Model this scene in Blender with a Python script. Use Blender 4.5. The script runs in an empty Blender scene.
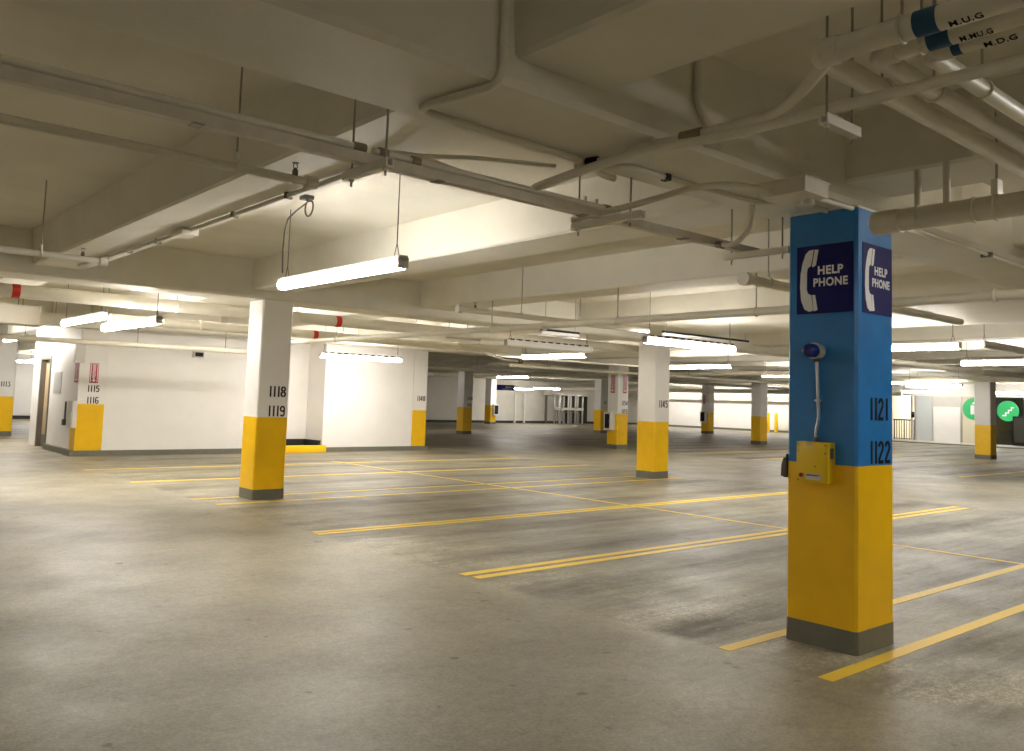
import bpy, bmesh, math, random
from mathutils import Vector, Matrix
random.seed(7)
C = bpy.context.scene.collection
sc = bpy.context.scene
V = Vector

# ------------------------------------------------------------------ materials
def new_mat(name):
    m = bpy.data.materials.new(name); m.use_nodes = True
    nt = m.node_tree; b = nt.nodes['Principled BSDF']
    return m, nt, b

def mat(name, col, rough=0.5, metal=0.0, var=0.0, scale=6.0, bump=0.0, bscale=60.0, spec=0.5):
    m, nt, b = new_mat(name)
    b.inputs['Base Color'].default_value = (*col, 1)
    b.inputs['Roughness'].default_value = rough
    b.inputs['Metallic'].default_value = metal
    b.inputs['Specular IOR Level'].default_value = spec
    tc = nt.nodes.new('ShaderNodeTexCoord')
    if var > 0:
        n = nt.nodes.new('ShaderNodeTexNoise'); n.inputs['Scale'].default_value = scale
        n.inputs['Detail'].default_value = 5
        nt.links.new(tc.outputs['Object'], n.inputs['Vector'])
        r = nt.nodes.new('ShaderNodeMapRange')
        r.inputs['From Min'].default_value = 0.3; r.inputs['From Max'].default_value = 0.7
        r.inputs['To Min'].default_value = 1 - var; r.inputs['To Max'].default_value = 1 + var * .6
        nt.links.new(n.outputs['Fac'], r.inputs['Value'])
        mx = nt.nodes.new('ShaderNodeMix'); mx.data_type = 'RGBA'; mx.blend_type = 'MULTIPLY'
        mx.inputs['Factor'].default_value = 1
        mx.inputs['A'].default_value = (*col, 1)
        nt.links.new(r.outputs['Result'], mx.inputs['B'])
        nt.links.new(mx.outputs['Result'], b.inputs['Base Color'])
    if bump > 0:
        n2 = nt.nodes.new('ShaderNodeTexNoise'); n2.inputs['Scale'].default_value = bscale
        n2.inputs['Detail'].default_value = 3
        nt.links.new(tc.outputs['Object'], n2.inputs['Vector'])
        bp = nt.nodes.new('ShaderNodeBump'); bp.inputs['Strength'].default_value = bump
        bp.inputs['Distance'].default_value = 0.01
        nt.links.new(n2.outputs['Fac'], bp.inputs['Height'])
        nt.links.new(bp.outputs['Normal'], b.inputs['Normal'])
    return m

def emit(name, col, strength):
    m, nt, b = new_mat(name)
    b.inputs['Base Color'].default_value = (*col, 1)
    b.inputs['Emission Color'].default_value = (*col, 1)
    b.inputs['Emission Strength'].default_value = strength
    return m

def floor_mat():
    m, nt, b = new_mat('concrete_floor'); N = nt.nodes; L = nt.links
    tc = N.new('ShaderNodeTexCoord')
    def noise(scale, detail=4, sx=1, sy=1, rough=.55):
        mp = N.new('ShaderNodeMapping'); mp.inputs['Scale'].default_value = (sx, sy, 1)
        L.new(tc.outputs['Object'], mp.inputs['Vector'])
        n = N.new('ShaderNodeTexNoise'); n.inputs['Scale'].default_value = scale
        n.inputs['Detail'].default_value = detail; n.inputs['Roughness'].default_value = rough
        L.new(mp.outputs['Vector'], n.inputs['Vector']); return n.outputs['Fac']
    def mr(x, a, b_, c, d):
        r = N.new('ShaderNodeMapRange'); r.inputs['From Min'].default_value = a; r.inputs['From Max'].default_value = b_
        r.inputs['To Min'].default_value = c; r.inputs['To Max'].default_value = d
        L.new(x, r.inputs['Value']); return r.outputs['Result']
    def op(o, x, y):
        k = N.new('ShaderNodeMath'); k.operation = o
        for i, q in enumerate((x, y)):
            if isinstance(q, (int, float)): k.inputs[i].default_value = q
            else: L.new(q, k.inputs[i])
        return k.outputs[0]
    sep = N.new('ShaderNodeSeparateXYZ'); L.new(tc.outputs['Object'], sep.inputs[0])
    # parked-in bays begin past the aisle edge, with a ragged border
    wob = op('MULTIPLY', op('SUBTRACT', noise(3, 5), .5), .25)
    xx = op('ADD', sep.outputs['X'], wob)
    bay = op('MULTIPLY', mr(xx, 4.72, 4.85, 0, 1), mr(xx, 15.4, 15.8, 1, 0))
    bay2 = mr(xx, 22.2, 22.8, 0, 1)
    bay = op('MAXIMUM', bay, bay2)
    blotch = mr(noise(.6, 9, rough=.68), .32, .68, .78, 1.18)
    fine = mr(noise(14, 7, rough=.75), .32, .68, .80, 1.16)
    speck = mr(noise(48, 8, rough=.9), .38, .62, .70, 1.26)
    # two tyre tracks in every 2.98 m stall, broken up by dirt
    u = op('MULTIPLY', op('SUBTRACT', op('ADD', sep.outputs['Y'], op('MULTIPLY', op('SUBTRACT', noise(.5, 3), .5), .5)), 3.1), 4 * math.pi / 2.98)
    track = mr(op('MULTIPLY', op('COSINE', u, 0), -1), .1, .95, 0, 1)
    dirt = mr(noise(.8, 8, .35, 1.0, .7), .40, .62, 0, 1)
    tracks = mr(op('MULTIPLY', track, dirt), 0, 1, 1.06, .55)
    streak = mr(noise(1.6, 9, .35, 3.2, .76), .44, .66, 1.06, .70)      # thin streaks run along the bays
    st = op('MULTIPLY', op('MULTIPLY', tracks, streak), .86)
    st = op('ADD', op('MULTIPLY', op('SUBTRACT', st, 1), bay), 1)
    swirl = mr(noise(.35, 5, .6, 1.3, .6), .45, .66, 1.0, .82)
    edge = op('MULTIPLY', mr(xx, 4.55, 4.95, 0, 1), mr(xx, 5.0, 6.9, 1, .15))
    patch = op('MULTIPLY', mr(noise(1.1, 6, .8, 1.2, .7), .46, .56, 0, 1), edge)
    grit = mr(noise(26, 9, .7, 1.0, 1.0), .49, .55, 0, 1)
    wear = op('MULTIPLY', op('MULTIPLY', grit, patch), mr(sep.outputs['X'], 15, 16, 1, 0))
    drops = mr(noise(4.5, 2), .70, .73, 1.0, .55)
    tot = op('MULTIPLY', op('MULTIPLY', op('MULTIPLY', blotch, fine), op('MULTIPLY', speck, st)), op('MULTIPLY', swirl, drops))
    tot = op('ADD', tot, op('MULTIPLY', wear, 1.0))
    mx = N.new('ShaderNodeMix'); mx.data_type = 'RGBA'; mx.blend_type = 'MULTIPLY'; mx.inputs['Factor'].default_value = 1
    mx.inputs['A'].default_value = (.315, .283, .200, 1); L.new(tot, mx.inputs['B'])
    L.new(mx.outputs['Result'], b.inputs['Base Color'])
    rg = op('ADD', mr(noise(1.3, 7, rough=.65), .3, .7, .36, .56), op('MULTIPLY', op('SUBTRACT', 1, st), .25))
    L.new(rg, b.inputs['Roughness'])
    bp = N.new('ShaderNodeBump'); bp.inputs['Strength'].default_value = .25; bp.inputs['Distance'].default_value = .006
    L.new(noise(60, 4), bp.inputs['Height']); L.new(bp.outputs['Normal'], b.inputs['Normal'])
    b.inputs['Specular IOR Level'].default_value = .5
    return m

def line_mat():
    m, nt, b = new_mat('worn_yellow_line'); N = nt.nodes; L = nt.links
    tc = N.new('ShaderNodeTexCoord')
    n = N.new('ShaderNodeTexNoise'); n.inputs['Scale'].default_value = 9; n.inputs['Detail'].default_value = 8
    L.new(tc.outputs['Object'], n.inputs['Vector'])
    cr = N.new('ShaderNodeValToRGB')
    cr.color_ramp.elements[0].position = .22; cr.color_ramp.elements[0].color = (.50, .42, .20, 1)
    cr.color_ramp.elements[1].position = .33; cr.color_ramp.elements[1].color = (.86, .60, .06, 1)
    L.new(n.outputs['Fac'], cr.inputs['Fac']); L.new(cr.outputs['Color'], b.inputs['Base Color'])
    b.inputs['Roughness'].default_value = .5
    return m

M = {}
M['floor'] = floor_mat()
M['line'] = line_mat()
M['ceil'] = mat('painted_ceiling', (.735, .70, .595), .6, var=.07, scale=1.5, bump=.25, bscale=25)
M['beam'] = mat('painted_concrete', (.765, .735, .64), .55, var=.06, scale=2.2, bump=.2, bscale=30)
M['white'] = mat('white_wall_paint', (.87, .845, .81), .45, var=.03, scale=2, bump=.1, bscale=90)
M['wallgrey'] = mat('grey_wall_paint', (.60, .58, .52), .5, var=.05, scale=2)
M['yellow'] = mat('yellow_gloss_paint', (.93, .55, .003), .33, var=.05, scale=5, bump=.12, bscale=40)
M['blue'] = mat('blue_gloss_paint', (.024, .20, .55), .3, var=.10, scale=6, bump=.2, bscale=35)
M['base'] = mat('grey_kerb_paint', (.17, .165, .125), .45, var=.12, scale=9, bump=.2, bscale=50)
M['black'] = mat('black_paint', (.012, .013, .016), .6, spec=.2)
M['navy'] = mat('navy_sign_face', (.002, .003, .11), .5, spec=.25)
M['signwhite'] = mat('sign_white', (.88, .88, .90), .4)
M['pipe'] = mat('painted_pipe', (.74, .70, .59), .42, var=.05, scale=7)
M['pipedark'] = mat('galvanised_channel', (.60, .55, .44), .45, metal=0, var=.1, scale=14)
M['chan'] = mat('cream_channel', (.76, .72, .62), .42, var=.04, scale=9)
M['rod'] = mat('threaded_rod_steel', (.34, .31, .25), .45, metal=.3)
M['steel'] = mat('brushed_steel', (.62, .62, .62), .3, metal=.9)
M['housing'] = mat('white_enamel', (.72, .70, .66), .4)
M['lamp'] = emit('lit_lens', (1.0, .955, .90), 17.0)
M['lampoff'] = mat('unlit_lens', (.75, .73, .68), .4)
M['coupling'] = mat('tarnished_coupling', (.25, .21, .14), .45)
M['cable'] = mat('grey_cable', (.10, .09, .07), .6)
M['pipeblue'] = mat('blue_pipe_band', (.008, .07, .16), .5)
M['red'] = mat('red_band', (.62, .025, .012), .4)
M['signred'] = mat('extinguisher_sign_red', (.42, .02, .045), .4)
M['boxyellow'] = mat('call_box_enamel', (.86, .58, .012), .33)
M['button'] = mat('red_button', (.30, .012, .006), .35)
M['label'] = mat('paper_label', (.80, .72, .62), .5)
M['dome'] = mat('blue_dome_plastic', (.008, .022, .22), .18)
M['lightgrey'] = mat('light_grey_plastic', (.55, .55, .52), .4)
M['darkgrey'] = mat('dark_grey_cast_box', (.09, .085, .07), .4)
M['baseblack'] = mat('black_rubber_base', (.02, .018, .015), .5)
M['wood'] = mat('pale_wood_door', (.62, .48, .29), .4, var=.1, scale=3)
M['frame'] = mat('dark_door_frame', (.16, .14, .11), .45)
M['cream'] = mat('cream_lobby_wall', (.72, .66, .50), .5)
M['green'] = mat('green_decal', (.03, .50, .16), .4)
M['alu'] = mat('aluminium_frame', (.55, .54, .51), .35, metal=.5)
M['glassfrost'] = mat('frosted_glass', (.60, .64, .64), .35)
M['bluesign'] = mat('bright_blue_sign', (.01, .01, .50), .4)
M['dark'] = mat('dark_interior', (.05, .047, .036), .7, spec=.2)
M['duct'] = mat('white_duct', (.74, .70, .62), .45)
def glass():
    m, nt, b = new_mat('clear_glass')
    b.inputs['Base Color'].default_value = (.85, .9, .88, 1); b.inputs['Roughness'].default_value = .02
    b.inputs['Transmission Weight'].default_value = 1.0; b.inputs['IOR'].default_value = 1.45
    return m
M['glass'] = glass()

# ------------------------------------------------------------------ mesh helpers
def BM(): return bmesh.new()

def box(bm, lo, hi, bev=0.0):
    lo, hi = V(lo), V(hi)
    g = bmesh.ops.create_cube(bm, size=1.0)
    vs = g['verts']; s = hi - lo; c = (hi + lo) / 2
    for v in vs: v.co = V((v.co.x * s.x, v.co.y * s.y, v.co.z * s.z)) + c
    if bev > 0:
        es = list({e for v in vs for e in v.link_edges})
        bmesh.ops.bevel(bm, geom=es, offset=bev, segments=2, affect='EDGES', profile=.6)
    return bm

def prism(bm, pts, lo, hi, axis='z'):
    """extrude a 2-D outline between lo and hi along axis (x: pts are y,z; y: pts are x,z; z: pts are x,y)"""
    def mk(p, h):
        return {'x': (h, p[0], p[1]), 'y': (p[0], h, p[1]), 'z': (p[0], p[1], h)}[axis]
    a = [bm.verts.new(mk(p, lo)) for p in pts]; b = [bm.verts.new(mk(p, hi)) for p in pts]
    n = len(pts); bm.faces.new(a); bm.faces.new(b)
    for i in range(n): bm.faces.new((a[i], a[(i + 1) % n], b[(i + 1) % n], b[i]))
    return bm

def shaft(bm, x0, x1, y0, y1, z0, z1, ch=.018, grow=0.0):
    x0 -= grow; x1 += grow; y0 -= grow; y1 += grow
    prism(bm, [(x0 + ch, y0), (x1 - ch, y0), (x1, y0 + ch), (x1, y1 - ch), (x1 - ch, y1), (x0 + ch, y1), (x0, y1 - ch), (x0, y0 + ch)], z0, z1, 'z')
    return bm

def cyl(bm, a, b, r, r2=None, seg=16, cap=True):
    a, b = V(a), V(b); d = b - a; L = d.length
    q = d.to_track_quat('Z', 'Y').to_matrix().to_4x4()
    bmesh.ops.create_cone(bm, cap_ends=cap, segments=seg, radius1=r, radius2=r if r2 is None else r2, depth=L,
                          matrix=Matrix.Translation((a + b) / 2) @ q)
    return bm

def rounded(pts, R, n=6):
    pts = [V(p) for p in pts]; out = [pts[0]]
    for i in range(1, len(pts) - 1):
        p, a, b = pts[i], pts[i - 1], pts[i + 1]
        da, db = (a - p), (b - p); k = min(R, da.length * .48, db.length * .48)
        s = p + da.normalized() * k; e = p + db.normalized() * k
        for j in range(n + 1):
            t = j / n; out.append(s * (1 - t) ** 2 + p * 2 * t * (1 - t) + e * t * t)
    out.append(pts[-1]); return out

def tube(bm, pts, r, R=0.0, seg=12, cap=True):
    P = rounded(pts, R) if R > 0 else [V(p) for p in pts]
    rings = []; up = None
    for i, p in enumerate(P):
        d = (P[min(i + 1, len(P) - 1)] - P[max(i - 1, 0)]).normalized()
        if up is None:
            up = V((0, 0, 1)) if abs(d.z) < .9 else V((1, 0, 0))
        s = d.cross(up).normalized(); up = s.cross(d).normalized()
        rings.append([bm.verts.new(p + (s * math.cos(a) + up * math.sin(a)) * r) for a in [2 * math.pi * k / seg for k in range(seg)]])
    for a, b in zip(rings, rings[1:]):
        for k in range(seg): bm.faces.new((a[k], a[(k + 1) % seg], b[(k + 1) % seg], b[k]))
    if cap:
        bm.faces.new(rings[0][::-1]); bm.faces.new(rings[-1])
    return bm

def ring(bm, c, axis, R, r, seg=20, ms=8, a0=0.0, a1=2 * math.pi):
    c = V(c); ax = V(axis).normalized(); u = ax.orthogonal().normalized(); w = ax.cross(u)
    P = [c + (u * math.cos(a0 + (a1 - a0) * k / seg) + w * math.sin(a0 + (a1 - a0) * k / seg)) * R for k in range(seg + 1)]
    return tube(bm, P, r, 0, ms, True)

def disc(bm, c, n, r, th=.01, seg=32):
    n = V(n).normalized(); c = V(c); return cyl(bm, c, c + n * th, r, seg=seg)

def plane_poly(bm, pts2, o, u, v, n, eps=.002, th=.002):
    o, u, v, n = V(o), V(u), V(v), V(n)
    a = [bm.verts.new(o + u * p[0] + v * p[1] + n * eps) for p in pts2]
    b = [bm.verts.new(o + u * p[0] + v * p[1] + n * (eps + th)) for p in pts2]
    k = len(pts2)
    try: bm.faces.new(a[::-1]); bm.faces.new(b)
    except ValueError: pass
    for i in range(k): bm.faces.new((a[i], a[(i + 1) % k], b[(i + 1) % k], b[i]))

def finish(bm):
    bmesh.ops.recalc_face_normals(bm, faces=bm.faces[:])
    return bm

def bbox_base(bm):
    xs = [v.co.x for v in bm.verts]; ys = [v.co.y for v in bm.verts]; zs = [v.co.z for v in bm.verts]
    return V(((min(xs) + max(xs)) / 2, (min(ys) + max(ys)) / 2, min(zs)))

def link(name, bm, m, loc, smooth):
    finish(bm)
    bmesh.ops.translate(bm, verts=bm.verts[:], vec=-V(loc))
    me = bpy.data.meshes.new(name); bm.to_mesh(me); bm.free()
    if smooth:
        for p in me.polygons: p.use_smooth = True
        try: me.set_sharp_from_angle(angle=math.radians(40))
        except Exception: pass
    me.materials.append(M[m] if isinstance(m, str) else m)
    o = bpy.data.objects.new(name, me); C.objects.link(o); return o

def single(name, bm, m, label, cat, group=None, smooth=True, kind=None):
    loc = bbox_base(bm); o = link(name, bm, m, loc, smooth); o.location = loc
    o['label'] = label; o['category'] = cat
    if group: o['group'] = group
    if kind: o['kind'] = kind
    return o

def struct(name, bm, m, origin=None, smooth=False):
    loc = V(origin) if origin is not None else bbox_base(bm)
    o = link(name, bm, m, loc, smooth); o.location = loc; o['kind'] = 'structure'; return o

class Thing:
    def __init__(s, name, loc, label, cat, group=None, kind=None):
        s.loc = V(loc); s.o = bpy.data.objects.new(name, None); C.objects.link(s.o); s.o.location = s.loc
        s.o.empty_display_size = .1
        s.o['label'] = label; s.o['category'] = cat
        if group: s.o['group'] = group
        if kind: s.o['kind'] = kind
    def part(s, name, bm, m, parent=None, label=None, smooth=True):
        o = link(name, bm, m, s.loc, smooth); o.parent = parent or s.o
        if label: o['label'] = label
        return o

# ---- lettering
def arc(cx, cy, rx, ry, a0, a1, n=12):
    return [(cx + rx * math.cos(math.radians(a0 + (a1 - a0) * i / n)), cy + ry * math.sin(math.radians(a0 + (a1 - a0) * i / n))) for i in range(n + 1)]
GL = {
 '0': [arc(.25, .5, .18, .43, 100, 260), arc(.25, .5, .18, .43, -80, 80)],
 '1': [[(.2, 0), (.2, 1)]],
 '2': [arc(.25, .72, .18, .21, 170, -20) + [(.10, .2), (.07, .07)], [(.03, .07), (.48, .07)]],
 '3': [[(.06, .93), (.43, .93), (.24, .60)] + arc(.24, .32, .19, .26, 75, -150)],
 '4': [[(.36, 0), (.36, 1)], [(.33, .97), (.05, .33)], [(.0, .28), (.48, .28)]],
 '5': [[(.08, .93), (.45, .93)], [(.10, .93), (.09, .53)], arc(.23, .33, .2, .26, 130, -140)],
 '6': [arc(.25, .28, .19, .22, 100, -250), [(.07, .3), (.07, .72)] + arc(.25, .74, .18, .19, 170, 30)],
 '8': [arc(.25, .74, .17, .19, 95, 265), arc(.25, .74, .17, .19, -85, 85), arc(.25, .27, .2, .21, 95, 265), arc(.25, .27, .2, .21, -85, 85)],
 '9': [arc(.25, .71, .19, .22, -80, 280), [(.43, .7), (.43, .28)] + arc(.25, .26, .18, .19, -10, -150)],
}
def ribbon(bm, pl, w, o, u, v, n, h, eps):
    P = [V((p[0], p[1])) for p in pl]; Lf = []; Rt = []
    for i, p in enumerate(P):
        d = (P[min(i + 1, len(P) - 1)] - P[max(i - 1, 0)]).normalized(); nn = V((-d.y, d.x)) * w / 2
        Lf.append(p + nn); Rt.append(p - nn)
    for i in range(len(P) - 1):
        plane_poly(bm, [(q.x * h, q.y * h) for q in (Lf[i], Lf[i + 1], Rt[i + 1], Rt[i])], o, u, v, n, eps, .0015)
def digits(s, h, o, u, v, n, eps=.002, w=.155):
    bm = BM(); x = 0
    for ch in s:
        for pl in GL[ch]: ribbon(bm, pl, w, V(o) + V(u) * x * h, u, v, n, h, eps)
        x += .40 if ch == '1' else .62
    return bm
def digit_width(s): return sum(.40 if c == '1' else .62 for c in s) - .12
def words(s, h, o, u, v, n, eps=.003, width=None, bold=.02):
    cu = bpy.data.curves.new('lettering', 'FONT'); cu.body = s; cu.size = 1.0; cu.offset = bold; cu.extrude = .002; cu.space_character = 1.1
    t = bpy.data.objects.new('lettering', cu); C.objects.link(t)
    dg = bpy.context.evaluated_depsgraph_get(); me = bpy.data.meshes.new_from_object(t.evaluated_get(dg))
    bpy.data.objects.remove(t)
    bm = BM(); bm.from_mesh(me); bpy.data.meshes.remove(me); bpy.data.curves.remove(cu)
    xs = [q.co.x for q in bm.verts]; ys = [q.co.y for q in bm.verts]
    x0, x1, y0, y1 = min(xs), max(xs), min(ys), max(ys)
    sy = h / (y1 - y0); sx = width / (x1 - x0) if width else sy
    o, u, v, n = V(o), V(u), V(v), V(n)
    for q in bm.verts:
        q.co = o + u * ((q.co.x - x0) * sx) + v * ((q.co.y - y0) * sy) + n * (eps + q.co.z * .5)
    return bm

X_, Y_, Z_ = V((1, 0, 0)), V((0, 1, 0)), V((0, 0, 1))
# frames of the two pillar faces the camera sees: left face looks along -X, right face along -Y
FL = dict(u=-Y_, v=Z_, n=-X_)
FR = dict(u=X_, v=Z_, n=-Y_)

# ------------------------------------------------------------------ heights and grid
ZS, ZB, ZG = 3.53, 3.09, 2.965      # slab soffit, cross beam soffit, girder soffit
XMIN, XMAX, YMIN, YMAX = -11.8, 50.3, -11.5, 46.0

# ------------------------------------------------------------------ setting
b = BM(); box(b, (XMIN, YMIN, -.2), (XMAX, YMAX, 0)); struct('floor', b, 'floor', (0, 0, 0))
b = BM(); box(b, (XMIN, YMIN, ZS), (XMAX, YMAX, ZS + .2)); struct('ceiling', b, 'ceil', (0, 0, 0))
b = BM(); box(b, (XMIN, YMAX, 0), (18, YMAX + .2, ZS)); struct('wall_back', b, 'white')
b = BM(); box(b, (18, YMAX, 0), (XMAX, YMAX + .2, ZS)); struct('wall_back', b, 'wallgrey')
b = BM(); box(b, (XMAX, YMIN, 0), (XMAX + .2, YMAX, ZS)); struct('wall_right', b, 'white')
b = BM(); box(b, (XMIN - .2, YMIN, 0), (XMIN, YMAX, ZS)); struct('wall_left', b, 'white')
b = BM(); box(b, (XMIN, YMIN - .2, 0), (XMAX, YMIN, ZS)); struct('wall_front', b, 'white')
b = BM(); box(b, (XMIN, YMAX - .06, 0), (XMAX, YMAX, .16)); struct('baseboard_back', b, 'baseblack')
b = BM(); box(b, (XMAX - .06, 22.5, 0), (XMAX, YMAX - .06, .14)); struct('baseboard_right', b, 'base')
# soffit strip over the far right wall
b = BM(); box(b, (XMAX - .5, 22.5, 2.02), (XMAX, 45.5, 2.35)); struct('trim_1', b, 'wallgrey')

girders = [-6.46, 2.84, 12.14, 20.75, 31.0, 43.4]
for gy in girders:
    b = BM()
    c = .03
    prism(b, [(gy + c, ZG), (gy + .71 - c, ZG), (gy + .71, ZG + c), (gy + .71, ZS), (gy, ZS), (gy, ZG + c)], XMIN, XMAX, 'x')
    struct('beam', b, 'beam')
xb = [(-9.5, -8.9), (-6.55, -5.95), (-3.6, -3.0), (-.65, -.05), (2.36, 2.96), (5.25, 5.85), (8.2, 8.8), (12.0, 15.15), (17.95, 18.55), (20.9, 21.5),
      (23.85, 24.45), (26.8, 27.4), (29.75, 32.9), (35.6, 36.2), (38.55, 39.15), (41.5, 42.1), (44.4, 45.0)]
for x0, x1 in xb:
    b = BM()
    ys = [YMIN] + [q for g in girders for q in (g, g + .71)] + [YMAX]
    for k in range(0, len(ys), 2):
        c = .02
        prism(b, [(x0 + c, ZB), (x1 - c, ZB), (x1 + .03, ZS), (x0 - .03, ZS), (x0, ZB + c)], ys[k], ys[k + 1], 'y')
    struct('beam', b, 'beam')

# ---- white block (stair / service core) on the left
b = BM()
BX0, BX1, BY0, BY1 = 5.35, 15.02, 21.75, 26.4
prism(b, [(BX0, 22.205), (5.925, 22.205), (5.925, BY0), (10.15, BY0), (10.15, 22.75), (11.6, 22.75), (11.6, BY0), (14.535, BY0), (14.535, 22.205), (BX1, 22.205), (BX1, BY1), (BX0, BY1),
          (BX0, 25.55), (BX0 + .25, 25.55), (BX0 + .25, 24.45), (BX0, 24.45)], 0, ZS, 'z')
struct('wall_core', b, 'white')
b = BM(); box(b, (BX0, 24.45, 2.36), (BX0 + .25, 25.55, ZS)); struct('trim_2', b, 'white')
b = BM(); box(b, (BX0 - .1, BY0 - .12, 0), (10.15, BY0, .12)); box(b, (BX0 - .1, BY0, 0), (BX0, 24.3, .13)); struct('baseboard_core', b, 'base')
b = BM(); box(b, (11.6, BY0 - .12, 0), (BX1 + .02, BY0, .12)); struct('baseboard_core_right', b, 'base')
b = BM(); box(b, (10.15, 22.68, .12), (11.6, 22.75, .3)); box(b, (11.53, BY0 + .1, .12), (11.6, 22.68, .3)); struct('baseboard_alcove', b, 'baseblack')
b = BM(); box(b, (10.17, BY0 - .05, 0), (11.58, 22.66, .11)); struct('trim_3', b, 'base')
b = BM(); box(b, (10.14, 21.42, 0), (11.56, 21.58, .19), .012)
single('kerb', b, 'yellow', 'low yellow painted kerb across the alcove in the white wall', 'kerb')
# door in the side of the core
t = Thing('door_1', (BX0 + .1, 25.0, 0), 'pale wood door in dark frame on side of white core wall', 'door', kind='structure')
b = BM(); box(b, (BX0 - .02, 24.45, .0), (BX0 + .2, 24.55, 2.36)); box(b, (BX0 - .02, 25.45, .0), (BX0 + .2, 25.55, 2.36)); box(b, (BX0 - .02, 24.55, 2.26), (BX0 + .2, 25.45, 2.36))
t.part('door_frame', b, 'frame')
b = BM(); box(b, (BX0 + .10, 24.55, .02), (BX0 + .16, 25.45, 2.26)); lf = t.part('door_leaf', b, 'wood')
b = BM(); box(b, (BX0 + .02, 24.6, 1.0), (BX0 + .1, 24.72, 1.2), .01); t.part('door_handle', b, 'black', lf)
b = BM(); box(b, (BX0 + .085, 24.57, .03), (BX0 + .10, 25.43, .32)); t.part('kick_plate', b, 'frame', lf)

# ------------------------------------------------------------------ floor lines
def stripe(x0, x1, y0, y1, label, group=None, z=.003):
    b = BM(); box(b, (x0, y0, 0), (x1, y1, z)); return single('parking_line', b, 'line', label, 'floor marking', group, False)
stripe(4.78, 15.4, 2.66, 2.76, 'yellow stall line on the floor nearest the camera, in front of blue pillar')
stripe(4.80, 15.4, 3.39, 3.49, 'yellow stall line running behind the blue pillar base to the right edge')
stripe(4.80, 15.38, 6.225, 6.33, 'upper line of the close yellow pair left of the blue pillar')
stripe(4.82, 15.34, 6.05, 6.155, 'lower line of the close yellow pair left of the blue pillar')
stripe(4.79, 15.1, 9.05, 9.15, 'upper line of yellow pair halfway between blue pillar and pillar 1119')
stripe(4.77, 15.1, 8.91, 9.01, 'lower line of yellow pair halfway between blue pillar and pillar 1119')
stripe(4.72, 15.2, 12.66, 12.74, 'faint yellow line touching the back of pillar 1119 base')
stripe(4.80, 15.1, 11.93, 12.02, 'thin yellow line passing in front of pillar 1119 base')
stripe(4.71, 15.7, 15.36, 15.52, 'yellow stall line behind pillar 1119, second from the white wall')
stripe(4.63, 15.6, 17.95, 18.09, 'yellow stall line behind pillar 1119, nearest the white wall')
stripe(10.17, 10.22, 2.76, 3.39, 'thin cross line between the two stall lines right of blue pillar', z=.004)
b = BM(); box(b, (10.165, 3.49, 0), (10.235, 18.6, .0025)); single('parking_line', b, 'line', 'long thin yellow line crossing the stalls from the alcove to the blue pillar', 'floor marking', None, False)
for yy, lab in ((9.1, 'short yellow line at right edge near the pillar by the lobby'), (15.2, 'faint yellow line just left of blue pillar in the far stalls'), (18.0, 'far yellow line left of blue pillar below the two yellow posts')):
    stripe(22.6, 32.5, yy, yy + .12, lab)

# ------------------------------------------------------------------ pillars
def pillar(x0, y0, x1, y1, label, nums=(), num_x=None, blue=False, ytop=1.215, facewhite='white', nh=.155, top=ZG, single_top=None):
    t = Thing('pillar', ((x0 + x1) / 2, (y0 + y1) / 2, 0), label, 'pillar', 'concrete pillars of the garage', 'thing')
    b = BM(); shaft(b, x0, x1, y0, y1, ytop, 2.95 if blue else top); t.part('shaft', b, 'blue' if blue else facewhite, label='blue painted shaft' if blue else 'white painted shaft', smooth=False)
    if blue:
        b = BM(); shaft(b, x0, x1, y0, y1, 2.95, top); t.part('capital', b, 'beam', label='bare pale top of the shaft', smooth=False)
    b = BM(); shaft(b, x0, x1, y0, y1, .15, ytop, grow=.001); t.part('yellow_band', b, 'yellow', label='yellow painted lower band', smooth=False)
    b = BM(); shaft(b, x0, x1, y0, y1, 0, .15, grow=.004); t.part('base_band', b, 'base', label='dark grey base band', smooth=False)
    zs = [1.52, 1.228] if len(nums) > 1 else [1.52]
    for s, z in zip(nums, zs):
        xn = num_x if num_x is not None else x1 - .05 - digit_width(s) * nh
        t.part('stall_number', digits(s, nh, (xn, y0, z), **FR), 'black', label='black stencilled ' + s, smooth=False)
    return t

P1 = pillar(5.39, 2.833, 5.90, 3.352, 'blue pillar with help phone signs and stall numbers 1121 and 1122', ('1121', '1122'), 5.555, blue=True, nh=.152)
pillar(5.44, 12.22, 5.925, 12.72, 'white and yellow pillar stencilled 1118 and 1119', ('1118', '1119'), 5.595, nh=.162)
pillar(14.29, 12.10, 14.78, 12.60, 'white and yellow pillar numbered 1145 under a bright lamp', ('1145',), 14.42)
pillar(22.26, 20.52, 22.80, 21.02, 'white and yellow pillar with two red extinguisher signs, just left of pillar 1145', ('1154', '1155'), 22.46)
pillar(32.80, 31.45, 33.33, 31.95, 'small yellow-based pillar partly behind the one with red signs', ('115',), 33.02)
pillar(32.28, 21.37, 32.80, 21.87, 'distant yellow-based pillar just left of the blue pillar')
pillar(40.90, 30.60, 41.45, 31.1, 'distant pillar with extinguisher cabinet against the bright white far wall')
pillar(23.31, 30.8, 23.80, 31.3, 'white and yellow pillar just right of the white core wall end', ('1150', '1151'), 23.5)
pillar(35.17, 43.6, 35.65, 44.2, 'furthest yellow-based pillar, under the small blue hanging sign')
pillar(32.83, 12.21, 33.36, 12.76, 'white and yellow pillar right of blue pillar in front of the lobby glass')
pillar(5.22, 30.6, 5.72, 31.2, 'white and yellow pillar numbered 1113 at the left edge', ('1113',), 5.33)
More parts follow.
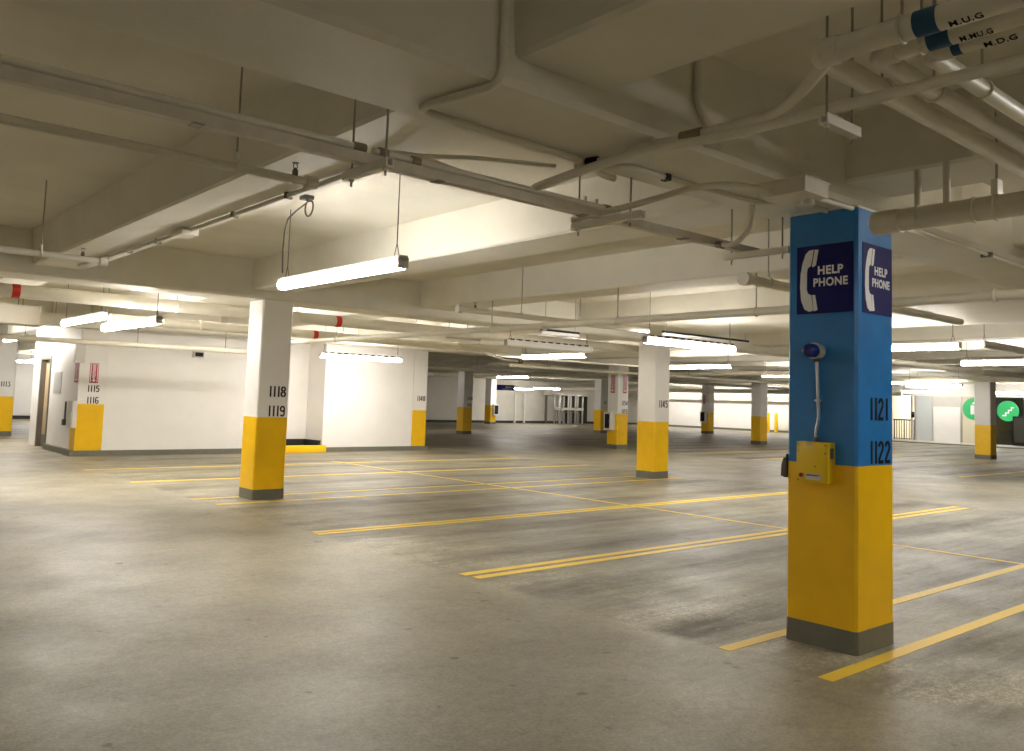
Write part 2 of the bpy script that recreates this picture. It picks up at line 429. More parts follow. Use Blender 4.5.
# pillars flush in the core wall
def wall_pillar(x0, x1, y0, y1, nums, label, xn):
    t = Thing('pillar', ((x0 + x1) / 2, y0, 0), label, 'pillar', 'concrete pillars of the garage', 'thing')
    b = BM(); box(b, (x0, y0, 1.19), (x1, y1, ZS - .02)); t.part('shaft', b, 'white', smooth=False)
    b = BM(); box(b, (x0 - .001, y0 - .001, .12), (x1 + .001, y1 - .01, 1.19)); t.part('yellow_band', b, 'yellow', label='yellow painted lower band', smooth=False)
    b = BM(); box(b, (x0 - .12, y0 - .12, 0), (x1 + .012, y1, .121)); t.part('base_band', b, 'base', label='dark grey base band', smooth=False)
    for s, z in zip(nums, [1.47, 1.2]):
        t.part('stall_number', digits(s, .155, (xn, y0, z), **FR), 'black', label='black stencilled ' + s, smooth=False)
wall_pillar(5.34, 5.92, 21.74, 22.2, ('1115', '1116'), 'pillar at left corner of white core wall stencilled 1115 and 1116', 5.53)
wall_pillar(14.54, 15.03, 21.74, 22.2, ('1148',), 'pillar at right end of white core wall stencilled 1148', 14.68)

# ------------------------------------------------------------------ blue pillar fittings
def help_sign(o, u, v, n, w, h, label):
    c = V(o) + V(u) * w / 2
    t = Thing('help_phone_sign', c, label, 'sign', 'help phone signs on the blue pillar')
    b = BM(); plane_poly(b, [(0, 0), (w, 0), (w, h), (0, h)], o, u, v, n, .001, .004); t.part('panel', b, 'navy', smooth=False)
    body = [(.227, .985), (.31, .99), (.262, .75), (.2, .71), (.187, .64), (.187, .38), (.21, .325), (.27, .30), (.302, .065), (.227, .05), (.143, .09), (.083, .22), (.06, .43), (.07, .63), (.103, .79), (.16, .93)]
    ear = [(.327, .99), (.397, .98), (.35, .75), (.31, .725), (.277, .73)]
    mouth = [(.283, .30), (.337, .30), (.383, .07), (.31, .055)]
    b = BM()
    for pl in (body, ear, mouth): plane_poly(b, [(p[0] * w, (p[1] - .02) * h * .97) for p in pl], o, u, v, n, .0055, .001)
    t.part('handset_symbol', b, 'signwhite', label='white telephone handset', smooth=False)
    oo = V(o)
    t.part('lettering', words('HELP', .128 * h, oo + V(u) * w * .385 + V(v) * h * .562, u, v, n, .0055, w * .445, .035), 'signwhite', label='white word HELP', smooth=False)
    t.part('lettering', words('PHONE', .128 * h, oo + V(u) * w * .305 + V(v) * h * .388, u, v, n, .0055, w * .605, .035), 'signwhite', label='white word PHONE', smooth=False)
PX0 = 5.39
help_sign((PX0, 3.279, 2.243), w=.421, h=.476, label='navy HELP PHONE sign on the left face of blue pillar', **FL)
help_sign((5.462, 2.833, 2.243), w=.412, h=.478, label='navy HELP PHONE sign on the narrow right face of blue pillar', **FR)

t = Thing('emergency_call_box', (PX0, 3.1, 1.09), 'yellow emergency call box on left face of blue pillar', 'call box')
bx0 = PX0 - .10
b = BM(); box(b, (bx0, 2.985, 1.092), (PX0, 3.217, 1.362), .006); body = t.part('box', b, 'boxyellow')
b = BM(); box(b, (bx0 - .004, 2.995, 1.10), (bx0 + .001, 3.208, 1.353), .002); t.part('front_plate', b, 'boxyellow')
b = BM(); cyl(b, (bx0 - .016, 3.175, 1.138), (bx0 - .003, 3.175, 1.138), .014); t.part('button', b, 'button', label='dark red push button')
b = BM(); box(b, (bx0 - .006, 3.033, 1.112), (bx0 - .003, 3.143, 1.152)); lb = t.part('label_plate', b, 'label', smooth=False)
t.part('lettering', words('EMERGENCY', .010, (bx0 - .006, 3.137, 1.136), width=.098, eps=.0005, bold=.03, **FL), 'black', lb, smooth=False)
for y, z in ((3.2, 1.345), (3.0, 1.345), (3.2, 1.105), (3.0, 1.29), (3.2, 1.30), (3.075, 1.20)):
    b = BM(); cyl(b, (bx0 - .007, y, z), (bx0 - .003, y, z), .0045, seg=10); t.part('screw', b, 'black')
b = BM(); box(b, (bx0 + .03, 2.982, 1.255), (bx0 + .07, 2.986, 1.325)); t.part('side_vent', b, 'frame', smooth=False)
b = BM(); box(b, (bx0 - .008, 3.09, 1.342), (bx0 - .003, 3.135, 1.356)); t.part('latch', b, 'steel', smooth=False)

t = Thing('strobe_beacon', (PX0, 3.11, 1.93), 'blue domed beacon light mounted on left face of blue pillar', 'beacon light')
b = BM(); cyl(b, (PX0 - .055, 3.108, 1.98), (PX0, 3.108, 1.98), .05, seg=28); cyl(b, (PX0 - .075, 3.108, 1.98), (PX0 - .055, 3.108, 1.98), .056, seg=28); t.part('base', b, 'lightgrey')
b = BM()
prof = [(.0, .047), (.045, .047), (.07, .043), (.09, .034), (.103, .018), (.107, .0)]
rg = []
for d, r in prof:
    rg.append([b.verts.new((PX0 - .075 - d, 3.108 + max(r, .0005) * math.cos(a), 1.98 + max(r, .0005) * math.sin(a))) for a in [2 * math.pi * k / 28 for k in range(28)]])
for p, q in zip(rg, rg[1:]):
    for k in range(28): b.faces.new((p[k], p[(k + 1) % 28], q[(k + 1) % 28], q[k]))
t.part('dome', b, 'dome', label='glossy dark blue dome')
b = BM(); box(b, (PX0 - .05, 3.092, 1.905), (PX0 - .012, 3.124, 1.935), .004); t.part('cable_gland', b, 'darkgrey')

t = Thing('conduit', (PX0, 3.10, 1.36), 'thin silver conduit joining beacon and yellow call box on blue pillar', 'conduit')
b = BM(); tube(b, [(PX0 - .028, 3.108, 1.915), (PX0 - .028, 3.098, 1.64), (PX0 - .022, 3.094, 1.52), (PX0 - .03, 3.112, 1.44), (PX0 - .03, 3.112, 1.385)], .0115, .05); t.part('tube', b, 'steel')
b = BM(); box(b, (PX0 - .036, 3.078, 1.635), (PX0 - .0, 3.122, 1.65), .003); t.part('strap', b, 'steel')
b = BM(); cyl(b, (PX0 - .03, 3.112, 1.362), (PX0 - .03, 3.112, 1.392), .019); t.part('connector', b, 'frame')

t = Thing('weatherproof_box', (5.42, 3.36, 1.09), 'small dark grey covered box on hidden side of blue pillar beside call box', 'electrical box')
b = BM(); box(b, (5.385, 3.353, 1.10), (5.47, 3.38, 1.24), .008); t.part('body', b, 'darkgrey')
b = BM(); prism(b, [(3.38, 1.105), (3.40, 1.11), (3.396, 1.19), (3.381, 1.235)], 5.39, 5.465, 'x'); t.part('flip_cover', b, 'darkgrey')
b = BM(); cyl(b, (5.42, 3.367, 1.238), (5.42, 3.367, 1.262), .011); t.part('conduit_hub', b, 'darkgrey')

# junction box at girder face
t = Thing('junction_box', (4.75, 2.78, 2.85), 'flat cream metal junction box hung under the beam above blue pillar', 'junction box')
b = BM(); box(b, (4.50, 2.69, 2.87), (4.77, 3.01, 2.963), .004); t.part('box', b, 'chan', smooth=False)
b = BM(); box(b, (4.494, 2.68, 2.957), (4.776, 3.02, 2.9645)); t.part('cover_flange', b, 'chan', smooth=False)
b = BM(); cyl(b, (4.72, 2.80, 2.835), (4.72, 2.80, 2.872), .04); t.part('knockout', b, 'pipe')

# ------------------------------------------------------------------ services
def rodtop(x, y):
    if any(g - .02 <= y <= g + .73 for g in girders): return ZG
    if any(a - .02 <= x <= c_ + .02 for a, c_ in xb): return ZB
    return ZS
def rod(b, x, y, z0, z1, r=.006): cyl(b, (x, y, z0), (x, y, z1), r, seg=8)

def trapeze(x, y0, y1, z, label, rods, top=ZS, along='y'):
    t = Thing('trapeze_hanger', (x, (y0 + y1) / 2, z) if along == 'y' else ((y0 + y1) / 2, x, z), label, 'pipe hanger', 'trapeze hangers under the ceiling')
    h, w, k = .045, .045, .008
    prof = [(-w / 2, 0), (w / 2, 0), (w / 2, h), (w / 2 - k, h), (w / 2 - k, k), (-w / 2 + k, k), (-w / 2 + k, h), (-w / 2, h)]
    b = BM()
    if along == 'y': prism(b, [(x + p[0], z + p[1]) for p in prof], y0, y1, 'y')
    else: prism(b, [(x + p[0], z + p[1]) for p in prof], y0, y1, 'x')
    t.part('channel', b, 'chan', smooth=False)
    for q in rods:
        px, py = (x, q) if along == 'y' else (q, x)
        b = BM(); rod(b, px, py, z - .04, rodtop(px, py)); rr = t.part('rod', b, 'rod')
        b = BM(); cyl(b, (px, py, z - .014), (px, py, z - .001), .014, seg=6); t.part('nut', b, 'chan', rr)
trapeze(2.19, 3.56, 3.99, 2.70, 'cream channel hanger on two rods where sprinkler pipe meets the conduit run', (3.60, 3.93))
trapeze(3.87, 3.40, 4.0, 2.70, 'cream channel hanger on two rods right of the ceiling light', (3.5, 3.95))
trapeze(5.42, 3.36, 3.92, 2.70, 'cream channel hanger half hidden behind top of blue pillar', (3.42, 3.86))
trapeze(1.905, 3.33, 3.62, 2.815, 'short channel hanger at right carrying the bright conduits near the labelled pipes', (3.36, 3.58), along='x')

# ---- conduit / channel run across the upper left
t = Thing('cable_channel', (3.0, 3.77, 2.745), 'long dark strut channel crossing the ceiling from upper left to the blue pillar', 'channel')
b = BM()
prism(b, [(3.745, 2.746), (3.805, 2.746), (3.805, 2.80), (3.797, 2.80), (3.797, 2.754), (3.753, 2.754), (3.753, 2.80), (3.745, 2.80)], .57, 5.62, 'x')
t.part('channel', b, 'pipedark', smooth=False)
for x in (1.3, 2.6, 3.7, 4.7):
    b = BM(); box(b, (x, 3.738, 2.742), (x + .05, 3.812, 2.748)); t.part('splice_plate', b, 'coupling', smooth=False)
t = Thing('conduit', (1.4, 3.77, 2.80), 'bright conduit lying on the strut channel at the upper left', 'conduit')
b = BM(); tube(b, [(.57, 3.775, 2.824), (2.16, 3.775, 2.824)], .022); t.part('tube', b, 'pipe')
b = BM(); cyl(b, (2.10, 3.775, 2.824), (2.17, 3.775, 2.824), .027); t.part('coupling', b, 'coupling')
t = Thing('conduit', (3.0, 3.77, 2.80), 'conduit lying on the strut channel right of the first hanger', 'conduit')
b = BM(); tube(b, [(2.22, 3.775, 2.824), (3.95, 3.775, 2.824)], .02); t.part('tube', b, 'pipe')
for x in (2.25, 2.45, 3.92):
    b = BM(); cyl(b, (x, 3.775, 2.824), (x + .05, 3.775, 2.824), .028); t.part('coupling', b, 'coupling', label='dark coupling')
for x in (3.75, 3.85):
    b = BM(); cyl(b, (x, 3.775, 2.84), (x, 3.775, 2.87), .012, seg=8); t.part('bolt', b, 'chan')

# ---- pair of bright conduits coming in from upper right
t = Thing('conduit', (3.4, 2, 2.88), 'bright lower conduit running from right edge to the ceiling channel, bent at its end', 'conduit')
b = BM(); tube(b, [(3.42, .3, 2.905), (3.42, 2.45, 2.905), (3.33, 2.9, 2.90), (3.30, 3.3, 2.87), (3.33, 3.88, 2.84), (3.75, 3.84, 2.83), (4.1, 3.82, 2.826)], .026, .16); t.part('tube', b, 'pipe')
t = Thing('conduit', (3.4, 2.4, 2.93), 'conduit dropping from the blue-banded pipe and running beside the bright lower conduit', 'conduit')
b = BM(); tube(b, [(3.14, 1.78, 3.0), (3.27, 1.98, 2.95), (3.405, 2.2, 2.94), (3.40, 2.62, 2.935), (3.34, 3.0, 2.925), (3.43, 3.18, 2.925), (3.36, 3.42, 2.925)], .026, .14); t.part('tube', b, 'pipe')
b = BM(); cyl(b, (3.395, 2.60, 2.936), (3.38, 2.72, 2.933), .034); t.part('coupling', b, 'coupling', label='dark coupling')
b = BM(); cyl(b, (3.385, 3.31, 2.925), (3.37, 3.38, 2.925), .034); t.part('coupling', b, 'black', label='black end fitting')
b = BM(); box(b, (3.32, 2.86, 2.92), (3.40, 2.88, 2.963)); t.part('strap', b, 'pipe')
t = Thing('conduit', (2.2, 3.0, 2.93), 'white conduit running down a beam and bending sharply under it near top centre', 'conduit')
b = BM(); tube(b, [(2.27, 2.805, 3.5), (2.27, 2.805, 2.94), (2.19, 3.36, 2.94), (3.16, 3.39, 2.94), (3.36, 3.40, 2.94), (3.62, 3.50, 2.93), (3.72, 3.50, 2.93)], .02, .10); t.part('tube', b, 'pipe')
b = BM(); cyl(b, (2.27, 2.805, 3.10), (2.27, 2.805, 3.16), .025); t.part('coupling', b, 'pipe')
t = Thing('conduit', (4.5, 3.25, 2.94), 'shaded conduit under the beam leading to the flat junction box', 'conduit')
b = BM(); tube(b, [(3.40, 3.52, 2.94), (3.64, 3.29, 2.945), (4.22, 3.29, 2.945), (4.85, 3.25, 2.945), (5.0, 3.05, 2.945), (5.36, 3.04, 2.945)], .018, .08); t.part('tube', b, 'pipe')
b = BM(); box(b, (3.93, 3.265, 2.925), (3.97, 3.315, 2.963)); t.part('strap', b, 'black')
t = Thing('conduit', (4.2, 3.2, 2.85), 'pale conduit from the right-hand channel hanger up to the flat junction box', 'conduit')
b = BM(); tube(b, [(3.86, 4.0, 2.77), (3.86, 3.4, 2.79), (4.0, 3.1, 2.87), (4.25, 2.96, 2.90), (4.51, 2.93, 2.905)], .02, .2); t.part('tube', b, 'pipe')
t = Thing('conduit', (4.95, 3.35, 2.72), 'short white conduit dropping to the channel left of blue pillar', 'conduit')
b = BM(); tube(b, [(4.95, 3.36, 2.967), (4.95, 3.36, 2.80), (5.02, 3.55, 2.72), (5.06, 3.70, 2.745)], .02, .08); t.part('tube', b, 'pipe')
b = BM(); cyl(b, (5.05, 3.67, 2.735), (5.07, 3.73, 2.75), .027); t.part('coupling', b, 'coupling')
t = Thing('conduit', (2.8, 4.0, 2.86), 'thin grey conduit curving from first hanger across the bay', 'conduit')
b = BM(); tube(b, [(2.30, 3.80, 2.84), (2.50, 3.9, 2.90), (2.66, 4.05, 2.95), (2.9, 3.84, 2.95), (3.33, 3.60, 2.945)], .013, .1); t.part('tube', b, 'pipe')
t = Thing('conduit', (3.6, 2.8, 3.05), 'short white conduit bend on the beam side behind the bright pair', 'conduit')
b = BM(); tube(b, [(3.63, 2.815, 3.5), (3.63, 2.815, 3.20), (3.72, 2.80, 3.10), (3.82, 2.80, 3.0)], .022, .09); t.part('tube', b, 'pipe')
t = Thing('conduit', (5.2, 2.87, 2.93), 'conduit clipped under the beam right of the flat junction box', 'conduit')
b = BM(); tube(b, [(4.76, 2.90, 2.94), (5.75, 2.85, 2.945), (6.0, 2.87, 2.93), (6.75, 2.91, 2.93)], .017, .1); t.part('tube', b, 'pipe')
t = Thing('conduit', (8, 2.87, 2.94), 'thin shaded conduit on the beam underside at right edge', 'conduit')
b = BM(); tube(b, [(6.3, 2.88, 2.945), (11.5, 2.88, 2.945)], .014); t.part('tube', b, 'pipe')
b = BM(); box(b, (7.7, 2.84, 2.925), (7.74, 2.93, 2.963)); t.part('strap', b, 'frame')

# ---- conduit along the first cross beam
t = Thing('conduit', (2.82, 7.5, 3.05), 'conduit strapped along the cross beam edge at upper left', 'conduit')
b = BM(); tube(b, [(2.80, 3.8, 2.83), (2.80, 4.3, 3.04), (2.82, 5.0, 3.065), (2.83, 8.0, 3.065), (2.76, 11.6, 3.065)], .02, .2); t.part('tube', b, 'pipe')
for y in (6.0, 7.0, 8.9, 9.8):
    b = BM(); box(b, (2.795, y, 3.04), (2.855, y + .03, 3.089)); t.part('strap', b, 'frame', label='dark strap')
b = BM(); box(b, (2.75, 8.02, 3.02), (2.90, 8.3, 3.088), .004); t.part('junction_box', b, 'chan')

# ---- sprinkler lines
def sprinkler(x0, x1, y, z, r, label, heads, hang, endcap, both=False):
    t = Thing('sprinkler_pipe', ((x0 + x1) / 2, y, z), label, 'sprinkler pipe', 'sprinkler pipes')
    b = BM(); tube(b, [(x0, y, z), (x1, y, z)], r, seg=16); t.part('pipe', b, 'pipe')
    if endcap is not None:
        b = BM(); cyl(b, (endcap - .035, y, z), (endcap + .035, y, z), r * 1.45, seg=16); t.part('end_cap', b, 'pipe')
    for hx in heads:
        b = BM(); cyl(b, (hx, y, z), (hx, y, z + r + .03), .017); cyl(b, (hx, y, z + r + .03), (hx, y, z + r + .042), .011)
        for s in (-1, 1): tube(b, [(hx + s * .006, y, z + r + .04), (hx + s * .014, y, z + r + .052), (hx + s * .006, y, z + r + .07)], .003, seg=6)
        cyl(b, (hx, y, z + r + .07), (hx, y, z + r + .074), .02)
        t.part('sprinkler_head', b, 'frame', label='small upright sprinkler head')
    for hx in hang:
        b = BM(); rod(b, hx, y, z + r + .03, rodtop(hx, y), .006); hh = t.part('hanger_rod', b, 'rod')
        b = BM(); ring(b, (hx, y, z + .01), (1, 0, 0), r + .008, .007); cyl(b, (hx, y, z + r + .01), (hx, y, z + r + .06), .013, seg=10); t.part('clevis', b, 'pipe', hh)
    return t
sprinkler(.2, 2.31, 4.61, 2.82, .026, 'sprinkler pipe under the bright conduit at upper left with one upright head', (2.2,), (1.85,), 2.30)
sprinkler(.6, 2.39, 9.1, 2.82, .03, 'white sprinkler pipe at left edge ending in a cap above the red banded pipe', (2.19,), (1.83,), 2.38)
sprinkler(6.98, 10.9, 9.40, 2.80, .04, 'capped sprinkler pipe hanging right of the ceiling light', (7.25,), (8.1, 9.3), 6.98)
sprinkler(6.72, 11.5, 4.63, 2.77, .045, 'capped sprinkler pipe just left of top of blue pillar', (), (7.1, 9.0), 6.72)

# ---- white capped main beside the blue pillar
t = Thing('capped_pipe', (5.24, 1.6, 2.8), 'thick white capped pipe reaching from right edge to the blue pillar top', 'pipe')
b = BM(); tube(b, [(5.24, .4, 2.78), (5.24, 2.62, 2.78)], .07, seg=24); t.part('pipe', b, 'pipe')
b = BM(); cyl(b, (5.24, 2.46, 2.78), (5.24, 2.63, 2.78), .077, seg=24); cyl(b, (5.24, 2.63, 2.78), (5.24, 2.645, 2.78), .077, .06, seg=24); t.part('end_cap', b, 'pipe')
for y in (2.35, 2.02):
    b = BM(); ring(b, (5.24, y, 2.78), (0, 1, 0), .072, .009, 28); t.part('coupling', b, 'pipe')
b = BM(); box(b, (5.20, 1.88, 2.85), (5.28, 1.92, 2.94), .006); ring(b, (5.24, 1.90, 2.78), (0, 1, 0), .074, .008, 28); hg = t.part('hanger_clamp', b, 'chan')
b = BM(); rod(b, 5.24, 1.90, 2.93, ZS, .008); t.part('hanger_rod', b, 'rod', hg)
for s in (-.1, .1):
    b = BM(); tube(b, [(5.24 + s * .3, 2.27 + s, 2.84), (5.24 + s * .3, 2.27 + s, 3.09)], .022, seg=10); t.part('riser', b, 'pipe')

# ---- three labelled pipes at the upper right
def labelled(xl, z, r, ye, x_end, band_y, text, ty, label):
    t = Thing('labelled_pipe', (xl, 1.2, z), label, 'pipe', 'labelled pipes at upper right')
    b = BM(); tube(b, [(xl, -.6, z), (xl, ye, z), (x_end, ye, z)], r, .07, 20); t.part('pipe', b, 'pipe')
    b = BM(); cyl(b, (xl, ye - .10, z), (xl, ye - .03, z), r * 1.18, seg=20); t.part('elbow_collar', b, 'pipe')
    b = BM(); cyl(b, (xl, band_y, z), (xl, band_y - .085, z), r * 1.03, seg=24); t.part('colour_band', b, 'pipeblue', label='dark blue band')
    # lettering wraps a flat chord on the lower left of the pipe
    n = V((-.42, 0, -.907)).normalized(); v = V((-.907, 0, .42)).normalized()
    o = V((xl, ty, z)) + n * r * .985 - v * .015
    t.part('lettering', words(text, .026, o, -Y_, v, n, .001, .115, .012), 'black', label='black lettering', smooth=False)
    for y in (1.45, .6):
        b = BM(); rod(b, xl, y, z + r, rodtop(xl, y)); h = t.part('hanger_rod', b, 'rod')
        b = BM(); ring(b, (xl, y, z), (0, 1, 0), r + .004, .005); t.part('clevis', b, 'pipe', h)
    b = BM(); rod(b, xl + .55, ye, z + r, rodtop(xl + .55, ye)); h = t.part('hanger_rod', b, 'rod')
    b = BM(); ring(b, (xl + .55, ye, z), (1, 0, 0), r + .004, .006); t.part('clevis', b, 'pipe', h)
labelled(3.10, 3.02, .048, 1.80, 9.0, 1.395, 'M.U.G', 1.27, 'topmost of three blue-banded pipes at upper right, lettered M.U.G')
labelled(3.265, 3.02, .042, 1.64, 9.0, 1.42, 'M.MU.G', 1.30, 'middle of three blue-banded pipes at upper right')
labelled(3.385, 3.02, .038, 1.48, 9.0, 1.43, 'M.D.G', 1.26, 'lowest of three blue-banded pipes at upper right')

# ---- large mains across the middle distance
def main(x0, x1, y, z, r, label, bands=(), along='x', hang=(), m='pipe'):
    t = Thing('pipe', ((x0 + x1) / 2, y, z) if along == 'x' else (y, (x0 + x1) / 2, z), label, 'pipe')
    P = lambda a: (a, y, z) if along == 'x' else (y, a, z)
    b = BM(); tube(b, [P(x0), P(x1)], r, seg=20); t.part('pipe', b, m)
    ax = (1, 0, 0) if along == 'x' else (0, 1, 0)
    k = math.ceil(x0 / 3) * 3
    while k < x1:
        b = BM(); ring(b, P(k), ax, r + .004, .018, 24, 6); t.part('coupling', b, m); k += 6
    for a in bands:
        b = BM(); cyl(b, P(a), P(a + .10), r * 1.03, seg=24); t.part('colour_band', b, 'red', label='red band')
    for a in hang:
        q = P(a); b = BM(); rod(b, q[0], q[1], z + r, rodtop(q[0], q[1]), .008); h = t.part('hanger_rod', b, 'rod')
        b = BM(); ring(b, q, ax, r + .006, .008, 24, 6); t.part('clevis', b, m, h)
main(-.5, 15.5, 13.45, 2.86, .095, 'large cream pipe with red bands running behind pillar 1118', (2.38, 7.30), hang=(1.6, 4.6, 6.6, 10.2))
main(4.4, 13.5, 16.2, 2.80, .085, 'second cream pipe with a red band behind pillar 1118', (8.3,), hang=(5.2, 9.0))
main(.5, 8.4, 19.2, 2.50, .055, 'thin cream pipe passing in front of the white core wall top', (), hang=(3.2, 5.8, 7.7))
main(-3, 17.6, 8.2, 2.65, .046, 'long white pipe crossing the middle of the picture above pillar 1145', (), hang=(5.5, 7.6, 10.2, 15), along='y')
main(14.5, 48, 36.0, 2.78, .09, 'far cream pipe above the furthest pillars', ())
main(20, 45.5, 42.6, 2.52, .12, 'long horizontal pipe before the bright far wall', (), along='y')
main(16, 33.0, 9.15, 2.72, .06, 'cream pipe crossing above the lobby glass right of blue pillar', (), hang=(19, 24, 30))
main(9.35, 19.35, 29.2, 2.72, .09, 'far cream pipe seen between the blue pillar and lobby pillar', (), along='y')
main(13, 35.7, 25.1, 2.74, .07, 'cream pipe running over the middle stalls beyond pillar 1145', (), along='y', hang=(16, 22))
main(16.5, 40, 19.6, 2.62, .05, 'thin far pipe above and left of pillar 1145', (), hang=(18, 25))
main(16.3, 40, 24.4, 2.60, .06, 'thin far pipe behind the pillar with red signs', (), hang=(19, 28))

t = Thing('branch_pipe', (17.5, 20.5, 2.75), 'zigzag white branch pipes beyond the unlit light above the middle aisle', 'pipe')
b = BM(); tube(b, [(14.2, 17.8, 2.78), (16.2, 19.6, 2.78), (17.5, 20.3, 2.78), (24, 23.2, 2.78)], .035, .1); t.part('pipe', b, 'pipe')
b = BM(); tube(b, [(14.3, 17.6, 2.74), (20.5, 17.6, 2.74)], .03); t.part('pipe', b, 'pipe')
b = BM(); tube(b, [(23, 29.4, 2.78), (18.0, 22.4, 2.78), (19.3, 20.8, 2.78)], .035, .1); t.part('pipe', b, 'pipe')
b = BM(); cyl(b, (17.35, 20.2, 2.78), (17.65, 20.4, 2.78), .06); t.part('valve', b, 'frame')

# duct boxes upper left
def duct(x0, x1, y0, y1, z0, z1, label):
    t = Thing('air_duct', ((x0 + x1) / 2, (y0 + y1) / 2, z0), label, 'air duct')
    b = BM(); box(b, (x0, y0, z0), (x1, y1, z1)); t.part('duct', b, 'duct', smooth=False)
    for x in (x0, x1 - .03):
        b = BM(); box(b, (x, y0 - .02, z0 - .02), (x + .03, y1 + .02, z1 + .01)); t.part('flange', b, 'duct', smooth=False)
    for x in (x0 + .3, x1 - .3):
        for y in (y0 + .1, y1 - .1):
            b = BM(); rod(b, x, y, z1, rodtop(x, y), .008); t.part('hanger_rod', b, 'rod')
duct(.8, 3.71, 18.0, 18.6, 2.70, 3.05, 'white boxed duct under the ceiling at left edge')
duct(4.1, 5.6, 20.0, 20.5, 2.85, 3.10, 'smaller white duct box beside the one at left edge')

# slotted strut channels
def slotted(x0, x1, y, z, label):
    t = Thing('slotted_channel', ((x0 + x1) / 2, y, z), label, 'channel', 'slotted channels by the far lights')
    b = BM(); box(b, (x0, y - .03, z), (x1, y + .03, z + .05)); t.part('channel', b, 'housing', smooth=False)
    b = BM(); x = x0 + .06
    while x < x1 - .08:
        box(b, (x, y - .0315, z + .055), (x + .07, y + .0315, z + .085)); x += .16
    box(b, (x0, y - .028, z + .05), (x1, y + .028, z + .09))
    t.part('slotted_edge', b, 'black', smooth=False)
    for x in (x0 + .1, x1 - .1):
        b = BM(); rod(b, x, y, z + .05, rodtop(x, y) + .002); t.part('rod', b, 'rod')
slotted(10.3, 11.25, 11.4, 2.79, 'short slotted channel right of centre above the unlit light')
slotted(12.3, 15.0, 10.25, 2.86, 'long slotted channel above the bright light at pillar 1145')
slotted(12.4, 14.4, 18.3, 2.86, 'slotted channel above the end of the white core wall')
slotted(10.2, 11.1, 14.2, 2.79, 'short slotted channel at centre left of the unlit light')

# ------------------------------------------------------------------ light fixtures
def light(x, y, z, along, label, lit=True, L=2.44, hang=True, slots=False, w=.12):
    t = Thing('light_fixture', (x, y, z), label, 'ceiling light', 'long ceiling light fixtures')
    def bx(b, l0, l1, w0, w1, z0, z1, bev=0):
        if along == 'y': box(b, (x + w0, y + l0, z + z0), (x + w1, y + l1, z + z1), bev)
        else: box(b, (x + l0, y + w0, z + z0), (x + l1, y + w1, z + z1), bev)
    h = L / 2
    b = BM(); bx(b, -h, h, -w * .36, w * .36, .045, .10, .005); t.part('housing', b, 'housing', smooth=False)
    prof = [(-w / 2, .045), (-w / 2, .02)] + [(w / 2 * -math.cos(a), .02 - .045 * math.sin(a)) for a in [math.pi * k / 8 for k in range(1, 8)]] + [(w / 2, .02), (w / 2, .045)]
    b = BM()
    if along == 'y': prism(b, [(x + p[0], z + p[1]) for p in prof], y - h + .02, y + h - .02, 'y')
    else: prism(b, [(y + p[0], z + p[1]) for p in prof], x - h + .02, x + h - .02, 'x')
    t.part('diffuser', b, 'lamp' if lit else 'lampoff', label='glowing white diffuser' if lit else 'unlit white diffuser')
    for s in (-1, 1):
        b = BM(); l0, l1 = sorted((s * h, s * (h - .025))); bx(b, l0, l1, -w * .46, w * .46, -.018, .085, .012); t.part('end_cap', b, 'housing' if lit else 'lampoff', smooth=False)
    if slots:
        b = BM(); bx(b, -h + .05, h - .05, -w * .2, w * .2, .101, .112); rl = t.part('top_rail', b, 'housing', smooth=False)
        q = -h + .1
        while q < h - .1:
            b = BM(); bx(b, q, q + .09, -w * .37, w * .37, .101, .125); t.part('bracket', b, 'black', rl, smooth=False); q += .2
    if hang:
        for s in (-1, 1):
            q = s * (h - .12); px, py = (x, y + q) if along == 'y' else (x + q, y)
            b = BM(); top = rodtop(px, py)
            cyl(b, (px, py, z + .22), (px, py, top), .005, seg=8)
            for e in (-.04, .04):
                d = V((0, e, 0)) if along == 'y' else V((e, 0, 0))
                tube(b, [V((px, py, z + .22)), V((px, py, z + .10)) + d], .004, seg=6)
            t.part('hanger_wire', b, 'cable')
    return t
light(4.02, 7.42, 2.70, 'y', 'bright hanging tube light in front of pillar 1118, nearest the camera', L=2.36)
# flex cord from the nearest light to the ceiling box
t = Thing('power_cord', (4.02, 8.3, 2.85), 'looped dark power cord from nearest hanging light up to a ceiling box', 'cord')
def cordp(): 
    P = [(4.02, 8.60, 2.86), (4.02, 8.62, 3.1), (4.02, 8.60, 3.32), (3.98, 8.45, 3.42), (3.9, 8.1, 3.44), (3.84, 7.75, 3.46)]
    c = V((3.84, 7.70, 3.40)); 
    P += [(3.84, c.y + .085 * math.cos(a), c.z + .085 * math.sin(a)) for a in [math.radians(80 - 34 * k) for k in range(1, 10)]]
    P += [(3.84, 7.74, 3.47), (3.84, 7.76, 3.50)]
    return P
b = BM(); tube(b, cordp(), .0085, .04, 8); t.part('cord', b, 'cable')
b = BM(); box(b, (3.79, 7.70, 3.49), (3.89, 7.82, 3.53), .006); t.part('ceiling_box', b, 'darkgrey')

